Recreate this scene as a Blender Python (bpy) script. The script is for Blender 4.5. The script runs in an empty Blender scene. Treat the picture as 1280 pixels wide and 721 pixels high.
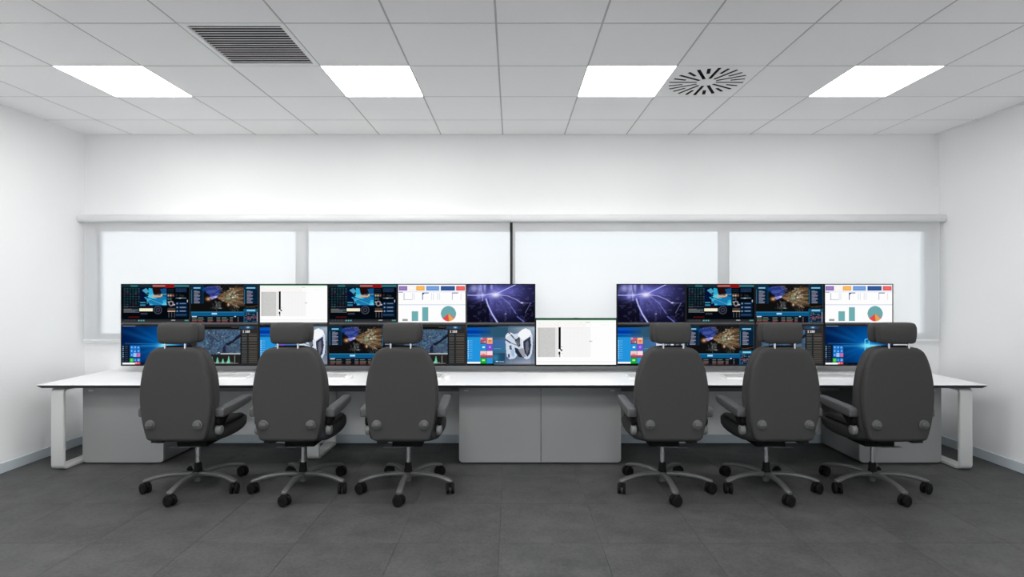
import bpy, bmesh, math, random
import numpy as np
from mathutils import Matrix, Vector

scene = bpy.context.scene
PI = math.pi

# ------------------------------------------------------------------ camera
cam_data = bpy.data.cameras.new('camera')
cam = bpy.data.objects.new('camera', cam_data)
scene.collection.objects.link(cam)
cam_data.sensor_width = 36.0
cam_data.lens = 36.0 * 695.0 / 1280.0
cam_data.clip_start = 0.02
cam.location = (0.0, 0.0, 1.5)
cam.rotation_euler = (PI / 2, 0, 0)
scene.camera = cam

# ------------------------------------------------------------------ world (pale overcast sky)
world = bpy.data.worlds.new('world')
scene.world = world
world.use_nodes = True
wn, wl = world.node_tree.nodes, world.node_tree.links
wn.clear()
w_out = wn.new('ShaderNodeOutputWorld')
w_bg = wn.new('ShaderNodeBackground')
w_tc = wn.new('ShaderNodeTexCoord')
w_sep = wn.new('ShaderNodeSeparateXYZ')
w_map = wn.new('ShaderNodeMapRange')
w_ramp = wn.new('ShaderNodeValToRGB')
wl.new(w_tc.outputs['Generated'], w_sep.inputs[0])
wl.new(w_sep.outputs['Z'], w_map.inputs['Value'])
w_map.inputs['From Min'].default_value = -0.15
w_map.inputs['From Max'].default_value = 0.25
wl.new(w_map.outputs[0], w_ramp.inputs[0])
cr = w_ramp.color_ramp
cr.elements[0].position = 0.0
cr.elements[0].color = (0.82, 0.825, 0.83, 1)
cr.elements[1].position = 1.0
cr.elements[1].color = (0.70, 0.86, 0.98, 1)
e = cr.elements.new(0.42)
e.color = (0.875, 0.89, 0.895, 1)
wl.new(w_ramp.outputs[0], w_bg.inputs['Color'])
w_bg.inputs['Strength'].default_value = 1.42
wl.new(w_bg.outputs[0], w_out.inputs['Surface'])

# ------------------------------------------------------------------ view
scene.view_settings.view_transform = 'Standard'
scene.view_settings.look = 'None'
scene.view_settings.exposure = 0.1
scene.view_settings.gamma = 1.0
scene.view_settings.use_curve_mapping = False

try:
    scene.cycles.diffuse_bounces = 8
except AttributeError:
    pass

# strength of the recessed ceiling panels: columns from left to right
LAMP_COL = {-2: 25.5, -1: 21.0, 0: 17.0, 1: 15.5}
LAMP_ROW = {-2: 0.76, -5: 1.0, -8: 1.05}  # last two rows are out of view, added to light chair backs and cabinets

# ------------------------------------------------------------------ helpers
COL = scene.collection


def lin(c):
    c = c / 255.0
    return c / 12.92 if c <= 0.04045 else ((c + 0.055) / 1.055) ** 2.4


def rgb(r, g, b):
    return (lin(r), lin(g), lin(b), 1.0)


def new_obj(name, me, parent=None, loc=(0, 0, 0)):
    o = bpy.data.objects.new(name, me)
    COL.objects.link(o)
    o.location = loc
    if parent is not None:
        o.parent = parent
    return o


def tag(o, label=None, cat=None, group=None, kind=None):
    if label: o['label'] = label
    if cat: o['category'] = cat
    if group: o['group'] = group
    if kind: o['kind'] = kind
    return o


def empty(name, loc=(0, 0, 0)):
    return new_obj(name, None, None, loc)


class MB:
    """collects shapes in one bmesh"""
    def __init__(self):
        self.bm = bmesh.new()

    def box(self, x0, x1, y0, y1, z0, z1, bevel=0.0, seg=2):
        bm = self.bm
        r = bmesh.ops.create_cube(bm, size=1.0)
        vs = r['verts']
        for v in vs:
            v.co.x = x0 + (v.co.x + .5) * (x1 - x0)
            v.co.y = y0 + (v.co.y + .5) * (y1 - y0)
            v.co.z = z0 + (v.co.z + .5) * (z1 - z0)
        if bevel > 0:
            es = list({e for v in vs for e in v.link_edges})
            bmesh.ops.bevel(bm, geom=es, offset=bevel, segments=seg, affect='EDGES', profile=.5)
        return self

    def rings(self, rings, cap=True, closed=True):
        bm = self.bm
        vr = [[bm.verts.new(p) for p in ring] for ring in rings]
        n = len(vr[0])
        for a, b in zip(vr[:-1], vr[1:]):
            for i in range(n if closed else n - 1):
                j = (i + 1) % n
                bm.faces.new((a[i], a[j], b[j], b[i]))
        if cap:
            bm.faces.new(list(reversed(vr[0])))
            bm.faces.new(vr[-1])
        return self

    def cyl(self, p0, p1, r0, r1=None, n=16):
        r1 = r0 if r1 is None else r1
        p0, p1 = Vector(p0), Vector(p1)
        d = (p1 - p0).normalized()
        a = d.orthogonal().normalized()
        b = d.cross(a)
        R = []
        for p, r in ((p0, r0), (p1, r1)):
            R.append([p + (a * math.cos(t) + b * math.sin(t)) * r for t in [2 * PI * i / n for i in range(n)]])
        return self.rings(R)

    def lathe(self, p0, axis, prof, n=24):
        """prof: list of (distance along the axis, radius)"""
        p0, d = Vector(p0), Vector(axis).normalized()
        a = d.orthogonal().normalized()
        b = d.cross(a)
        R = [[p0 + d * h + (a * math.cos(t) + b * math.sin(t)) * max(r, 1e-4)
              for t in [2 * PI * i / n for i in range(n)]] for h, r in prof]
        return self.rings(R)

    def prism(self, poly, axis, a0, a1, bevel=0.0):
        """poly: list of 2-tuples in the plane across the axis, extruded between a0 and a1"""
        def P(u, v, a):
            return {'x': (a, u, v), 'y': (u, a, v), 'z': (u, v, a)}[axis]
        bm = self.bm
        A = [bm.verts.new(P(u, v, a0)) for u, v in poly]
        B = [bm.verts.new(P(u, v, a1)) for u, v in poly]
        n = len(poly)
        fs = []
        for i in range(n):
            j = (i + 1) % n
            fs.append(bm.faces.new((A[i], A[j], B[j], B[i])))
        f0 = bm.faces.new(list(reversed(A)))
        f1 = bm.faces.new(B)
        if bevel > 0:
            es = list(set(f0.edges) | set(f1.edges))
            bmesh.ops.bevel(bm, geom=es, offset=bevel, segments=2, affect='EDGES', profile=.5)
        return self

    def mesh(self, name, mat, smooth=None):
        bmesh.ops.recalc_face_normals(self.bm, faces=self.bm.faces)
        me = bpy.data.meshes.new(name)
        self.bm.to_mesh(me)
        self.bm.free()
        me.materials.append(mat)
        if smooth is not None:
            me.polygons.foreach_set('use_smooth', [True] * len(me.polygons))
            me.set_sharp_from_angle(angle=math.radians(smooth))
        return me

    def build(self, name, mat, parent=None, loc=(0, 0, 0), smooth=35):
        return new_obj(name, self.mesh(name, mat, smooth), parent, loc)


def mat(name, base, rough=0.5, metal=0.0, noise=0.0, nscale=40.0, bump=0.0, bscale=200.0, spec=0.5, coat=0.0):
    m = bpy.data.materials.new(name)
    m.use_nodes = True
    n, l = m.node_tree.nodes, m.node_tree.links
    p = n['Principled BSDF']
    p.inputs['Roughness'].default_value = rough
    p.inputs['Metallic'].default_value = metal
    p.inputs['Specular IOR Level'].default_value = spec
    p.inputs['Coat Weight'].default_value = coat
    p.inputs['Base Color'].default_value = base
    tc = n.new('ShaderNodeTexCoord')
    if noise > 0:
        t = n.new('ShaderNodeTexNoise')
        t.inputs['Scale'].default_value = nscale
        t.inputs['Detail'].default_value = 5
        l.new(tc.outputs['Object'], t.inputs['Vector'])
        mx = n.new('ShaderNodeMix'); mx.data_type = 'RGBA'
        mx.inputs[6].default_value = tuple(c * (1 - noise) for c in base[:3]) + (1,)
        mx.inputs[7].default_value = tuple(min(1, c * (1 + noise)) for c in base[:3]) + (1,)
        l.new(t.outputs['Fac'], mx.inputs[0])
        l.new(mx.outputs[2], p.inputs['Base Color'])
    if bump > 0:
        t = n.new('ShaderNodeTexNoise')
        t.inputs['Scale'].default_value = bscale
        t.inputs['Detail'].default_value = 3
        l.new(tc.outputs['Object'], t.inputs['Vector'])
        b = n.new('ShaderNodeBump')
        b.inputs['Strength'].default_value = bump
        b.inputs['Distance'].default_value = 0.002
        l.new(t.outputs['Fac'], b.inputs['Height'])
        l.new(b.outputs[0], p.inputs['Normal'])
    return m


def emit(name, color, strength):
    m = bpy.data.materials.new(name)
    m.use_nodes = True
    n, l = m.node_tree.nodes, m.node_tree.links
    n.clear()
    o = n.new('ShaderNodeOutputMaterial')
    e = n.new('ShaderNodeEmission')
    e.inputs['Color'].default_value = color
    e.inputs['Strength'].default_value = strength
    l.new(e.outputs[0], o.inputs[0])
    return m


M = {}
M['wall'] = mat('white_wall_paint', (0.905, 0.905, 0.908, 1), .75, noise=.012, nscale=3, bump=.03, bscale=350, spec=.25)
M['ceil'] = mat('ceiling_tile_white', (0.95, 0.95, 0.948, 1), .42, noise=.012, nscale=60, bump=.03, bscale=500, spec=1.0)
M['grid'] = mat('ceiling_grid_metal', (0.50, 0.50, 0.50, 1), .5)
M['base'] = mat('grey_baseboard', rgb(196, 205, 210), .45, noise=.03, nscale=8)
M['desk'] = mat('white_laminate', (0.93, 0.928, 0.925, 1), .35, noise=.008, nscale=5, spec=.5)
M['deskedge'] = mat('black_laminate_edge', (0.012, 0.012, 0.013, 1), .5)
M['cab'] = mat('light_grey_cabinet_panel', (0.31, 0.307, 0.305, 1), .4, noise=.01, nscale=4)
M['cabbody'] = mat('grey_cabinet_body', (0.22, 0.22, 0.225, 1), .5, noise=.02, nscale=6)
M['leg'] = mat('silver_painted_steel', (0.60, 0.60, 0.59, 1), .35, metal=.1, noise=.02, nscale=12)
M['fabric'] = mat('charcoal_fabric', (0.052, 0.051, 0.050, 1), .9, noise=.10, nscale=160, bump=.25, bscale=900, spec=.2)
M['seatfab'] = mat('dark_seat_fabric', (0.030, 0.030, 0.031, 1), .9, noise=.10, nscale=160, bump=.25, bscale=900, spec=.2)
M['arm'] = mat('grey_arm_plastic', (0.080, 0.080, 0.081, 1), .5, noise=.04, nscale=40)
M['knob'] = mat('grey_knob_plastic', (0.085, 0.085, 0.085, 1), .45, noise=.03, nscale=40)
M['cap'] = mat('light_grey_cap', (0.17, 0.17, 0.17, 1), .45, noise=.03, nscale=40)
M['black'] = mat('black_plastic', (0.006, 0.006, 0.006, 1), .75, noise=.05, nscale=60, spec=.15)
M['starbase'] = mat('grey_star_base', (0.115, 0.115, 0.115, 1), .4, metal=.3, noise=.03, nscale=20)
M['chrome'] = mat('chrome', (0.72, 0.72, 0.73, 1), .2, metal=.9, noise=.01, nscale=20)
M['monitor'] = mat('black_monitor_casing', (0.010, 0.010, 0.011, 1), .7, noise=.05, nscale=30, spec=.15)
M['chin'] = mat('grey_monitor_chin', (0.065, 0.065, 0.068, 1), .45, noise=.04, nscale=60)
M['frame'] = mat('window_frame_grey', (0.60, 0.61, 0.62, 1), .45, noise=.02, nscale=10)
M['mullion'] = mat('dark_mullion', (0.015, 0.016, 0.018, 1), .5, noise=.02, nscale=10)
M['blindbar'] = mat('blind_cassette_white', (0.72, 0.725, 0.73, 1), .4, noise=.01, nscale=10)
M['kb'] = mat('white_keyboard_plastic', (0.80, 0.80, 0.80, 1), .4, noise=.02, nscale=30)
M['key'] = mat('light_grey_keys', (0.60, 0.60, 0.60, 1), .5, noise=.04, nscale=30)
M['ventmetal'] = mat('vent_grey_metal', (0.75, 0.75, 0.76, 1), .45, noise=.03, nscale=30)
M['plenum'] = mat('dark_plenum', (0.008, 0.008, 0.008, 1), .8, noise=.05, nscale=10)


def floor_material():
    m = bpy.data.materials.new('dark_grey_stone_tile')
    m.use_nodes = True
    n, l = m.node_tree.nodes, m.node_tree.links
    p = n['Principled BSDF']
    tc = n.new('ShaderNodeTexCoord')
    oi = n.new('ShaderNodeObjectInfo')
    add = n.new('ShaderNodeVectorMath'); add.operation = 'MULTIPLY_ADD'
    comb = n.new('ShaderNodeCombineXYZ')
    for k in range(3):
        l.new(oi.outputs['Random'], comb.inputs[k])
    l.new(comb.outputs[0], add.inputs[0])
    add.inputs[1].default_value = (37, 53, 11)
    l.new(tc.outputs['Object'], add.inputs[2])
    t1 = n.new('ShaderNodeTexNoise'); t1.inputs['Scale'].default_value = 5; t1.inputs['Detail'].default_value = 8
    t1.inputs['Roughness'].default_value = .65
    t2 = n.new('ShaderNodeTexNoise'); t2.inputs['Scale'].default_value = 55; t2.inputs['Detail'].default_value = 4
    l.new(add.outputs[0], t1.inputs['Vector']); l.new(add.outputs[0], t2.inputs['Vector'])
    mixf = n.new('ShaderNodeMath'); mixf.operation = 'MULTIPLY_ADD'
    l.new(t1.outputs['Fac'], mixf.inputs[0]); mixf.inputs[1].default_value = .6
    h = n.new('ShaderNodeMath'); h.operation = 'MULTIPLY'; h.inputs[1].default_value = .4
    l.new(t2.outputs['Fac'], h.inputs[0]); l.new(h.outputs[0], mixf.inputs[2])
    r = n.new('ShaderNodeValToRGB')
    r.color_ramp.elements[0].position = .38; r.color_ramp.elements[0].color = (0.042, 0.042, 0.042, 1)
    r.color_ramp.elements[1].position = .62; r.color_ramp.elements[1].color = (0.078, 0.078, 0.077, 1)
    l.new(mixf.outputs[0], r.inputs[0])
    # each tile a touch lighter or darker than its neighbour
    hv = n.new('ShaderNodeMapRange'); l.new(oi.outputs['Random'], hv.inputs['Value'])
    hv.inputs['To Min'].default_value = .97; hv.inputs['To Max'].default_value = 1.03
    mul = n.new('ShaderNodeVectorMath'); mul.operation = 'SCALE'
    l.new(r.outputs[0], mul.inputs[0]); l.new(hv.outputs[0], mul.inputs['Scale'])
    l.new(mul.outputs[0], p.inputs['Base Color'])
    p.inputs['Roughness'].default_value = .55
    p.inputs['Specular IOR Level'].default_value = .35
    b = n.new('ShaderNodeBump'); b.inputs['Strength'].default_value = .12; b.inputs['Distance'].default_value = .002
    l.new(mixf.outputs[0], b.inputs['Height']); l.new(b.outputs[0], p.inputs['Normal'])
    return m


M['floor'] = floor_material()
M['grout'] = mat('dark_grout', (0.045, 0.045, 0.045, 1), .9, noise=.05, nscale=40)


def glass_material():
    m = bpy.data.materials.new('window_glass')
    m.use_nodes = True
    n, l = m.node_tree.nodes, m.node_tree.links
    n.clear()
    o = n.new('ShaderNodeOutputMaterial')
    t = n.new('ShaderNodeBsdfTransparent'); t.inputs['Color'].default_value = (.955, .965, .97, 1)
    g = n.new('ShaderNodeBsdfGlossy'); g.inputs['Roughness'].default_value = .02
    f = n.new('ShaderNodeFresnel'); f.inputs['IOR'].default_value = 1.45
    mx = n.new('ShaderNodeMixShader')
    l.new(f.outputs[0], mx.inputs[0]); l.new(t.outputs[0], mx.inputs[1]); l.new(g.outputs[0], mx.inputs[2])
    l.new(mx.outputs[0], o.inputs[0])
    return m


def blind_material():
    """screen fabric: an open weave that lets part of the view through and scatters the rest"""
    m = bpy.data.materials.new('translucent_blind_fabric')
    m.use_nodes = True
    n, l = m.node_tree.nodes, m.node_tree.links
    n.clear()
    o = n.new('ShaderNodeOutputMaterial')
    tr = n.new('ShaderNodeBsdfTransparent'); tr.inputs['Color'].default_value = (1, 1, 1, 1)
    d = n.new('ShaderNodeBsdfDiffuse'); d.inputs['Color'].default_value = (.90, .90, .90, 1)
    tl = n.new('ShaderNodeBsdfTranslucent'); tl.inputs['Color'].default_value = (.86, .865, .87, 1)
    m1 = n.new('ShaderNodeMixShader'); m1.inputs[0].default_value = .45
    m2 = n.new('ShaderNodeMixShader'); m2.inputs[0].default_value = .40
    l.new(d.outputs[0], m1.inputs[1]); l.new(tl.outputs[0], m1.inputs[2])
    l.new(m1.outputs[0], m2.inputs[1]); l.new(tr.outputs[0], m2.inputs[2])
    l.new(m2.outputs[0], o.inputs[0])
    return m


M['glass'] = glass_material()
M['blind'] = blind_material()

# ------------------------------------------------------------------ room shell
RX = 4.152          # half width
YB = 5.404          # far wall
YF = -1.70          # wall behind the camera
ZC = 2.995          # underside of the ceiling
WZ0, WZ1 = 1.018, 2.150

struct = lambda mb, name, m, loc=(0, 0, 0), smooth=35: tag(mb.build(name, m, None, loc, smooth), kind='structure')

# back wall around the window band
mb = MB().box(-RX - .15, RX + .15, YB, YB + .25, -.10, WZ0)
mb.box(-RX - .15, RX + .15, YB, YB + .25, WZ1, ZC + .10)
struct(mb, 'wall_back', M['wall'])
struct(MB().box(-RX - .15, -RX, YF, YB, -.10, ZC + .10), 'wall_left', M['wall'])
struct(MB().box(RX, RX + .15, YF, YB, -.10, ZC + .10), 'wall_right', M['wall'])
# wall behind the camera, with an opening for the unseen window added for light
fw = MB().box(-RX - .15, RX + .15, YF - .15, YF, -.10, .12).box(-RX - .15, RX + .15, YF - .15, YF, 2.88, ZC + .10)
fw.box(-RX - .15, -3.85, YF - .15, YF, .12, 2.88).box(3.85, RX + .15, YF - .15, YF, .12, 2.88)
struct(fw, 'wall_front', M['wall'])
struct(MB().box(-RX - .15, -RX, YB, YB + .25, WZ0, WZ1), 'trim_1', M['wall'])
struct(MB().box(RX, RX + .15, YB, YB + .25, WZ0, WZ1), 'trim_2', M['wall'])

# skirting boards
BH = .082
struct(MB().box(-RX, RX, YB - .012, YB, 0, BH, .002, 1), 'baseboard_back', M['base'])
struct(MB().box(-RX, -RX + .012, YF, YB - .012, 0, BH, .002, 1), 'baseboard_left', M['base'])
struct(MB().box(RX - .012, RX, YF, YB - .012, 0, BH, .002, 1), 'baseboard_right', M['base'])

# floor: grout bed with stone tiles
floor = struct(MB().box(-RX, RX, YF, YB, -.05, -.004), 'floor', M['grout'])
T = .6
tile_cache = {}


def tile_mesh(kind, w, d, th, g, material, bevel):
    key = (kind, round(w, 3), round(d, 3))
    if key not in tile_cache:
        mb = MB().box(g, w - g, g, d - g, 0, th, bevel, 1)
        tile_cache[key] = mb.mesh(kind, material, 30)
    return tile_cache[key]


def span(lo, hi, off, pitch=T):
    k = math.floor((lo - off) / pitch)
    out = []
    while off + k * pitch < hi - 1e-4:
        a, b = max(lo, off + k * pitch), min(hi, off + (k + 1) * pitch)
        if b - a > .01:
            out.append((a, b, k))
        k += 1
    return out


for y0, y1, j in span(YF, YB, 3.278):
    for x0, x1, i in span(-RX, RX, -.075):
        me = tile_mesh('floor_tile', x1 - x0, y1 - y0, .0115, .0008, M['floor'], .0006)
        new_obj('floor_tile', me, floor, (x0, y0, -.012))

# ceiling: slab, T-bar grid, tiles, fittings
ceiling = struct(MB().box(-RX, RX, YF, YB, ZC + .26, ZC + .32), 'ceiling', M['ceil'])
CX0, CY0 = -.09, 4.936
g = MB()
for x0, x1, k in span(-RX, RX, CX0):
    if x0 > -RX + .01:
        g.box(x0 - .010, x0 + .010, YF, YB, ZC + .001, ZC + .010)
for y0, y1, k in span(YF, YB, CY0):
    if y0 > YF + .01:
        g.box(-RX, RX, y0 - .010, y0 + .010, ZC + .0012, ZC + .0102)
g.build('ceiling_grid', M['grid'], ceiling)

# which cells carry fittings (i = column index from CX0, j = row index from CY0)
LIGHT_COLS = {-5: -2, -2: -1, 1: 0, 4: 1}
VENT = (-3, -3)
DIFF = (2, -2)
GAP = .009
fittings = []
for y0, y1, j in span(YF, YB, CY0):
    for x0, x1, i in span(-RX, RX, CX0):
        lit = i in LIGHT_COLS and j in LAMP_ROW
        if lit:
            fittings.append(('light', i, j, x0, y0)); continue
        if (i, j) == VENT:
            fittings.append(('vent', i, j, x0, y0)); continue
        if (i, j) == DIFF:
            fittings.append(('diffuser', i, j, x0, y0)); continue
        me = tile_mesh('ceiling_tile', x1 - x0, y1 - y0, .016, GAP / 2 + .0005, M['ceil'], .0015)
        new_obj('ceiling_tile', me, ceiling, (x0, y0, ZC))

lamp_mats = {}
LN = {-5: 'far left', -2: 'left of centre', 1: 'right of centre', 4: 'far right'}
LL = {-5: 'square white ceiling light panel, leftmost of the four, near the left wall',
      -2: 'square white ceiling light panel, second from the left, right of the louvred vent',
      1: 'square white ceiling light panel directly left of the round air diffuser',
      4: 'square white ceiling light panel, rightmost of the four, near the right wall'}
for kind, i, j, x0, y0 in fittings:
    if kind != 'light':
        continue
    col = LIGHT_COLS[i]
    st = LAMP_COL[col] * LAMP_ROW[j]
    if st not in lamp_mats:
        lamp_mats[st] = emit('light_panel_%d' % len(lamp_mats), (1.0, .995, .985, 1), st)
    t = empty('ceiling_light', (x0 + .3, y0 + .3, ZC))
    where = LL[i] if j == -2 else '%s added unseen ceiling light panel in the %s row from the window' % (LN[i], {-5: 'second', -8: 'third'}[j])  # panels beyond the visible row are added for their light
    tag(t, where, 'ceiling light', 'recessed ceiling light panels')
    f = MB()
    a, b = .2995, .2965
    f.box(-a, a, -a, -b, .0, .05).box(-a, a, b, a, .0, .05).box(-a, -b, -b, b, .0, .05).box(b, a, -b, b, .0, .05)
    f.box(-a, a, -a, a, .05, .055)
    f.build('frame', M['ceil'], t)
    bm_ = MB().box(-b, b, -b, b, .0005, .004)
    bm_.build('diffuser', lamp_mats[st], t, smooth=None)

# louvred return-air vent
vx, vy = CX0 + VENT[0] * T + .3, CY0 + VENT[1] * T + .3
vent = tag(empty('air_vent', (vx, vy, ZC)), 'square louvred air vent with dark slots in the ceiling, left side', 'air vent')
f = MB(); a, b = .2975, .268
f.box(-a, a, -a, -b, 0, .012).box(-a, a, b, a, 0, .012).box(-a, -b, -b, b, 0, .012).box(b, a, -b, b, 0, .012)
f.build('frame', M['ceil'], vent)
f = MB()
f.box(-.272, .272, -.272, .272, .14, .145)
for s in (-1, 1):
    f.box(min(s * .268, s * .272), max(s * .268, s * .272), -.272, .272, .012, .14)
    f.box(-.268, .268, min(s * .268, s * .272), max(s * .268, s * .272), .012, .14)
f.build('plenum_box', M['plenum'], vent)
sl = MB()
sl.prism([(-.0055, .0), (.0055, .0), (.0055, .001), (-.0055, .001)], 'x', -.268, .268)
slat_me = sl.mesh('slat', M['ventmetal'], 30)
NS = 17
for k in range(NS):
    new_obj('slat', slat_me, vent, (0, -.268 + (k + .5) * .536 / NS + .006, .001))

# round swirl diffuser
dx, dy = CX0 + DIFF[0] * T + .3, CY0 + DIFF[1] * T + .3
dif = tag(empty('air_diffuser', (dx, dy, ZC)), 'square ceiling plate with a round sunburst of black slots', 'air diffuser')
plate = MB().box(-.2975, .2975, -.2975, .2975, 0, .002).build('plate', M['ceil'], dif, smooth=None)
cut = bmesh.new()
for k in range(24):
    th = 2 * PI * k / 24
    r0, r1 = (.068, .268) if k % 2 == 0 else (.165, .262)
    r = bmesh.ops.create_cube(cut, size=1.0)
    for v in r['verts']:
        v.co.x = r0 + (v.co.x + .5) * (r1 - r0)
        v.co.y *= .024
        v.co.z = .002 + v.co.z * .02
    bmesh.ops.rotate(cut, verts=r['verts'], cent=(0, 0, 0), matrix=Matrix.Rotation(th, 3, 'Z'))
cme = bpy.data.meshes.new('cutter'); cut.to_mesh(cme); cut.free()
cob = bpy.data.objects.new('cutter', cme); COL.objects.link(cob); cob.location = (dx, dy, ZC)
md = plate.modifiers.new('b', 'BOOLEAN'); md.object = cob; md.operation = 'DIFFERENCE'; md.solver = 'EXACT'
bpy.context.view_layer.update()
dg = bpy.context.evaluated_depsgraph_get()
nm = bpy.data.meshes.new_from_object(plate.evaluated_get(dg))
plate.modifiers.clear(); plate.data = nm
bpy.data.objects.remove(cob)
MB().box(-.284, .284, -.284, .284, .020, .024).box(-.284, -.28, -.284, .284, .002, .020).box(.28, .284, -.284, .284, .002, .020) \
    .box(-.28, .28, -.284, -.28, .002, .020).box(-.28, .28, .28, .284, .002, .020).build('plenum_box', M['plenum'], dif)

# ------------------------------------------------------------------ windows and blinds
YW0, YW1 = YB + .055, YB + .105
PZ0, PZ1 = 1.056, 2.062


def window(name, x0, x1, panes, bars):
    """x0..x1 outer extent, panes: glass spans, bars: solid vertical members"""
    fr = MB()
    fr.box(x0, x1, YW0, YW1, WZ0, PZ0, .003, 1)
    fr.box(x0, x1, YW0, YW1, PZ1, WZ1, .003, 1)
    for a, b in bars:
        fr.box(a, b, YW0, YW1, PZ0, PZ1, .003, 1)
    f = struct(fr, name, M['frame'])
    for a, b in panes:
        MB().box(a, b, YW0 + .022, YW0 + .028, PZ0, PZ1).build('pane', M['glass'], f, smooth=None)
    # narrow inner sash beads that show as a second fine line in the frame
    for a, b in panes:
        s = MB()
        s.box(a, a + .02, YW0 + .030, YW1 - .005, PZ0, PZ1)
        s.build('sash_bead', M['frame'], f)
    return f


window('window_1', -RX, -.020, [(-4.085, -2.125), (-2.03, -.020)], [(-RX, -4.085), (-2.125, -2.03)])
window('window_2', .012, RX, [(.012, 2.035), (2.125, 4.075)], [(2.035, 2.125), (4.075, RX)])
struct(MB().box(-.020, .012, YW0 - .02, YW1, WZ0, WZ1), 'trim_3', M['mullion'])
struct(MB().box(-RX, RX, YB - .012, YW0, WZ0 - .0, WZ0 + .012, .003, 1), 'trim_4', M['frame'])

fw = MB().box(-3.85, 3.85, YF - .10, YF - .05, .12, .18).box(-3.85, 3.85, YF - .10, YF - .05, 2.82, 2.88)  # unseen rear window, added so daylight reaches ceiling, chair backs and cabinets
for xx in (-3.82, -1.92, 0, 1.92, 3.82):
    fw.box(xx - .03, xx + .03, YF - .10, YF - .05, .18, 2.82)
fw = struct(fw, 'added_rear_window', M['frame'])
for xx in (-3.79, -1.89, .03, 1.95):
    MB().box(xx, xx + 1.84, YF - .078, YF - .072, .18, 2.82).build('pane', M['glass'], fw, smooth=None)

YBL = 5.335
for k, (x0, x1, c0, c1, lab) in enumerate([
        (-4.108, -.022, -RX + .002, -.008, 'white translucent roller blind over the left half of the window'),
        (.006, 4.108, -.006, RX - .002, 'white translucent roller blind over the right half of the window')]):
    t = tag(empty('roller_blind', ((x0 + x1) / 2, YBL, WZ1)), lab, 'blind', 'roller blinds over the window')
    ox = (x0 + x1) / 2
    zc = 2.172 - WZ1
    prof = []
    for q in range(24):
        th = 2 * PI * q / 24
        prof.append((.038 * math.copysign(abs(math.cos(th)) ** .7, math.cos(th)), zc + .038 * math.copysign(abs(math.sin(th)) ** .7, math.sin(th))))
    MB().prism(prof, 'x', c0 - ox, c1 - ox, .004).build('cassette', M['blindbar'], t, smooth=50)
    for s, xx in ((-1, c0 - ox), (1, c1 - ox)):
        pass
    fb = MB()
    n = 48
    P = []
    for i in range(n + 1):
        u = i / n
        x = (x0 + (x1 - x0) * u) - ox
        P.append([Vector((x, .0015 * math.sin(u * 19 + k), z)) for z in (zc - .02, -.4, -.8, 1.006 - WZ1)])
    bm = fb.bm
    V = [[bm.verts.new(p) for p in col] for col in P]
    for i in range(n):
        for j in range(3):
            bm.faces.new((V[i][j], V[i + 1][j], V[i + 1][j + 1], V[i][j + 1]))
    fb.build('fabric', M['blind'], t, smooth=60)
    MB().box(x0 - ox, x1 - ox, -.012, .012, 0.988 - WZ1, 1.012 - WZ1, .006, 2).build('bottom_bar', M['blindbar'], t)

# ------------------------------------------------------------------ desk
DZ = .711
DF = 4.556
DB = YB - .004
desk = tag(empty('control_desk', (0, 0, 0)), 'long white desk with black edge across the back wall', 'desk')


def desk_top(x0, x1, cl, cr):
    top = MB()
    bm = top.bm
    # thin white sheet
    top.box(x0, x1, DF, DB, DZ - .006, DZ, .0015, 1)
    o = top.build('tabletop', M['desk'], desk)
    core = MB()
    zt, zb = DZ - .006, DZ - .028
    xa = x0 + (.034 if cl else 0); xb = x1 - (.034 if cr else 0)
    up = [(x0, DF), (x1, DF), (x1, DB), (x0, DB)]
    mid = [(x0, DF + .002), (x1, DF + .002), (x1, DB), (x0, DB)]
    lo = [(xa, DF + .006), (xb, DF + .006), (xb, DB), (xa, DB)]
    core.rings([[Vector((x, y, zb)) for x, y in lo], [Vector((x, y, zt - .004)) for x, y in mid], [Vector((x, y, zt)) for x, y in up]])
    core.build('black_edge', M['deskedge'], desk, smooth=None)


desk_top(-3.895, 3.895, True, True)

LEGW = .106


def loop_leg(xc, y0, y1):
    z0, z1 = .002, DZ - .029
    r, t = .045, .026
    def rr(ins):
        pts = []
        a0, a1, b0, b1, rad = y0 + ins, y1 - ins, z0 + ins, z1 - ins, max(r - ins, .012)
        for cx, cz, s in ((a1 - rad, b1 - rad, 0), (a0 + rad, b1 - rad, 90), (a0 + rad, b0 + rad, 180), (a1 - rad, b0 + rad, 270)):
            for q in range(7):
                th = math.radians(s + 15 * q)
                pts.append((cx + rad * math.cos(th), cz + rad * math.sin(th)))
        return pts
    O, I = rr(0), rr(t)
    e = .004
    x0, x1 = xc - LEGW / 2, xc + LEGW / 2
    Oe, Ie = rr(e), rr(t - e)
    seq = [(x0, Oe), (x0 + e, O), (x1 - e, O), (x1, Oe), (x1, Ie), (x1 - e, I), (x0 + e, I), (x0, Ie)]
    mb = MB(); bm = mb.bm
    V = [[bm.verts.new((x, p[0], p[1])) for p in pts] for x, pts in seq]
    n = len(O)
    for a in range(len(V)):
        b = (a + 1) % len(V)
        for i in range(n):
            j = (i + 1) % n
            bm.faces.new((V[a][i], V[a][j], V[b][j], V[b][i]))
    return mb.build('loop_leg', M['leg'], desk, smooth=40)


loop_leg(-3.752, 4.585, 5.36)
loop_leg(3.748, 4.585, 5.36)
loop_leg(-1.74, 4.86, 5.36)

# cable tray under the rear of the top, between the cabinets
for x0, x1 in ((-2.95, -.475), (.955, 2.945)):
    c = MB()
    c.box(x0, x1, 5.00, 5.006, .575, DZ - .029)
    c.box(x0, x1, 5.006, 5.16, .575, .581)
    c.box(x0, x1, 5.154, 5.16, .581, DZ - .029)
    c.build('cable_tray', M['cabbody'], desk)


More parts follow.
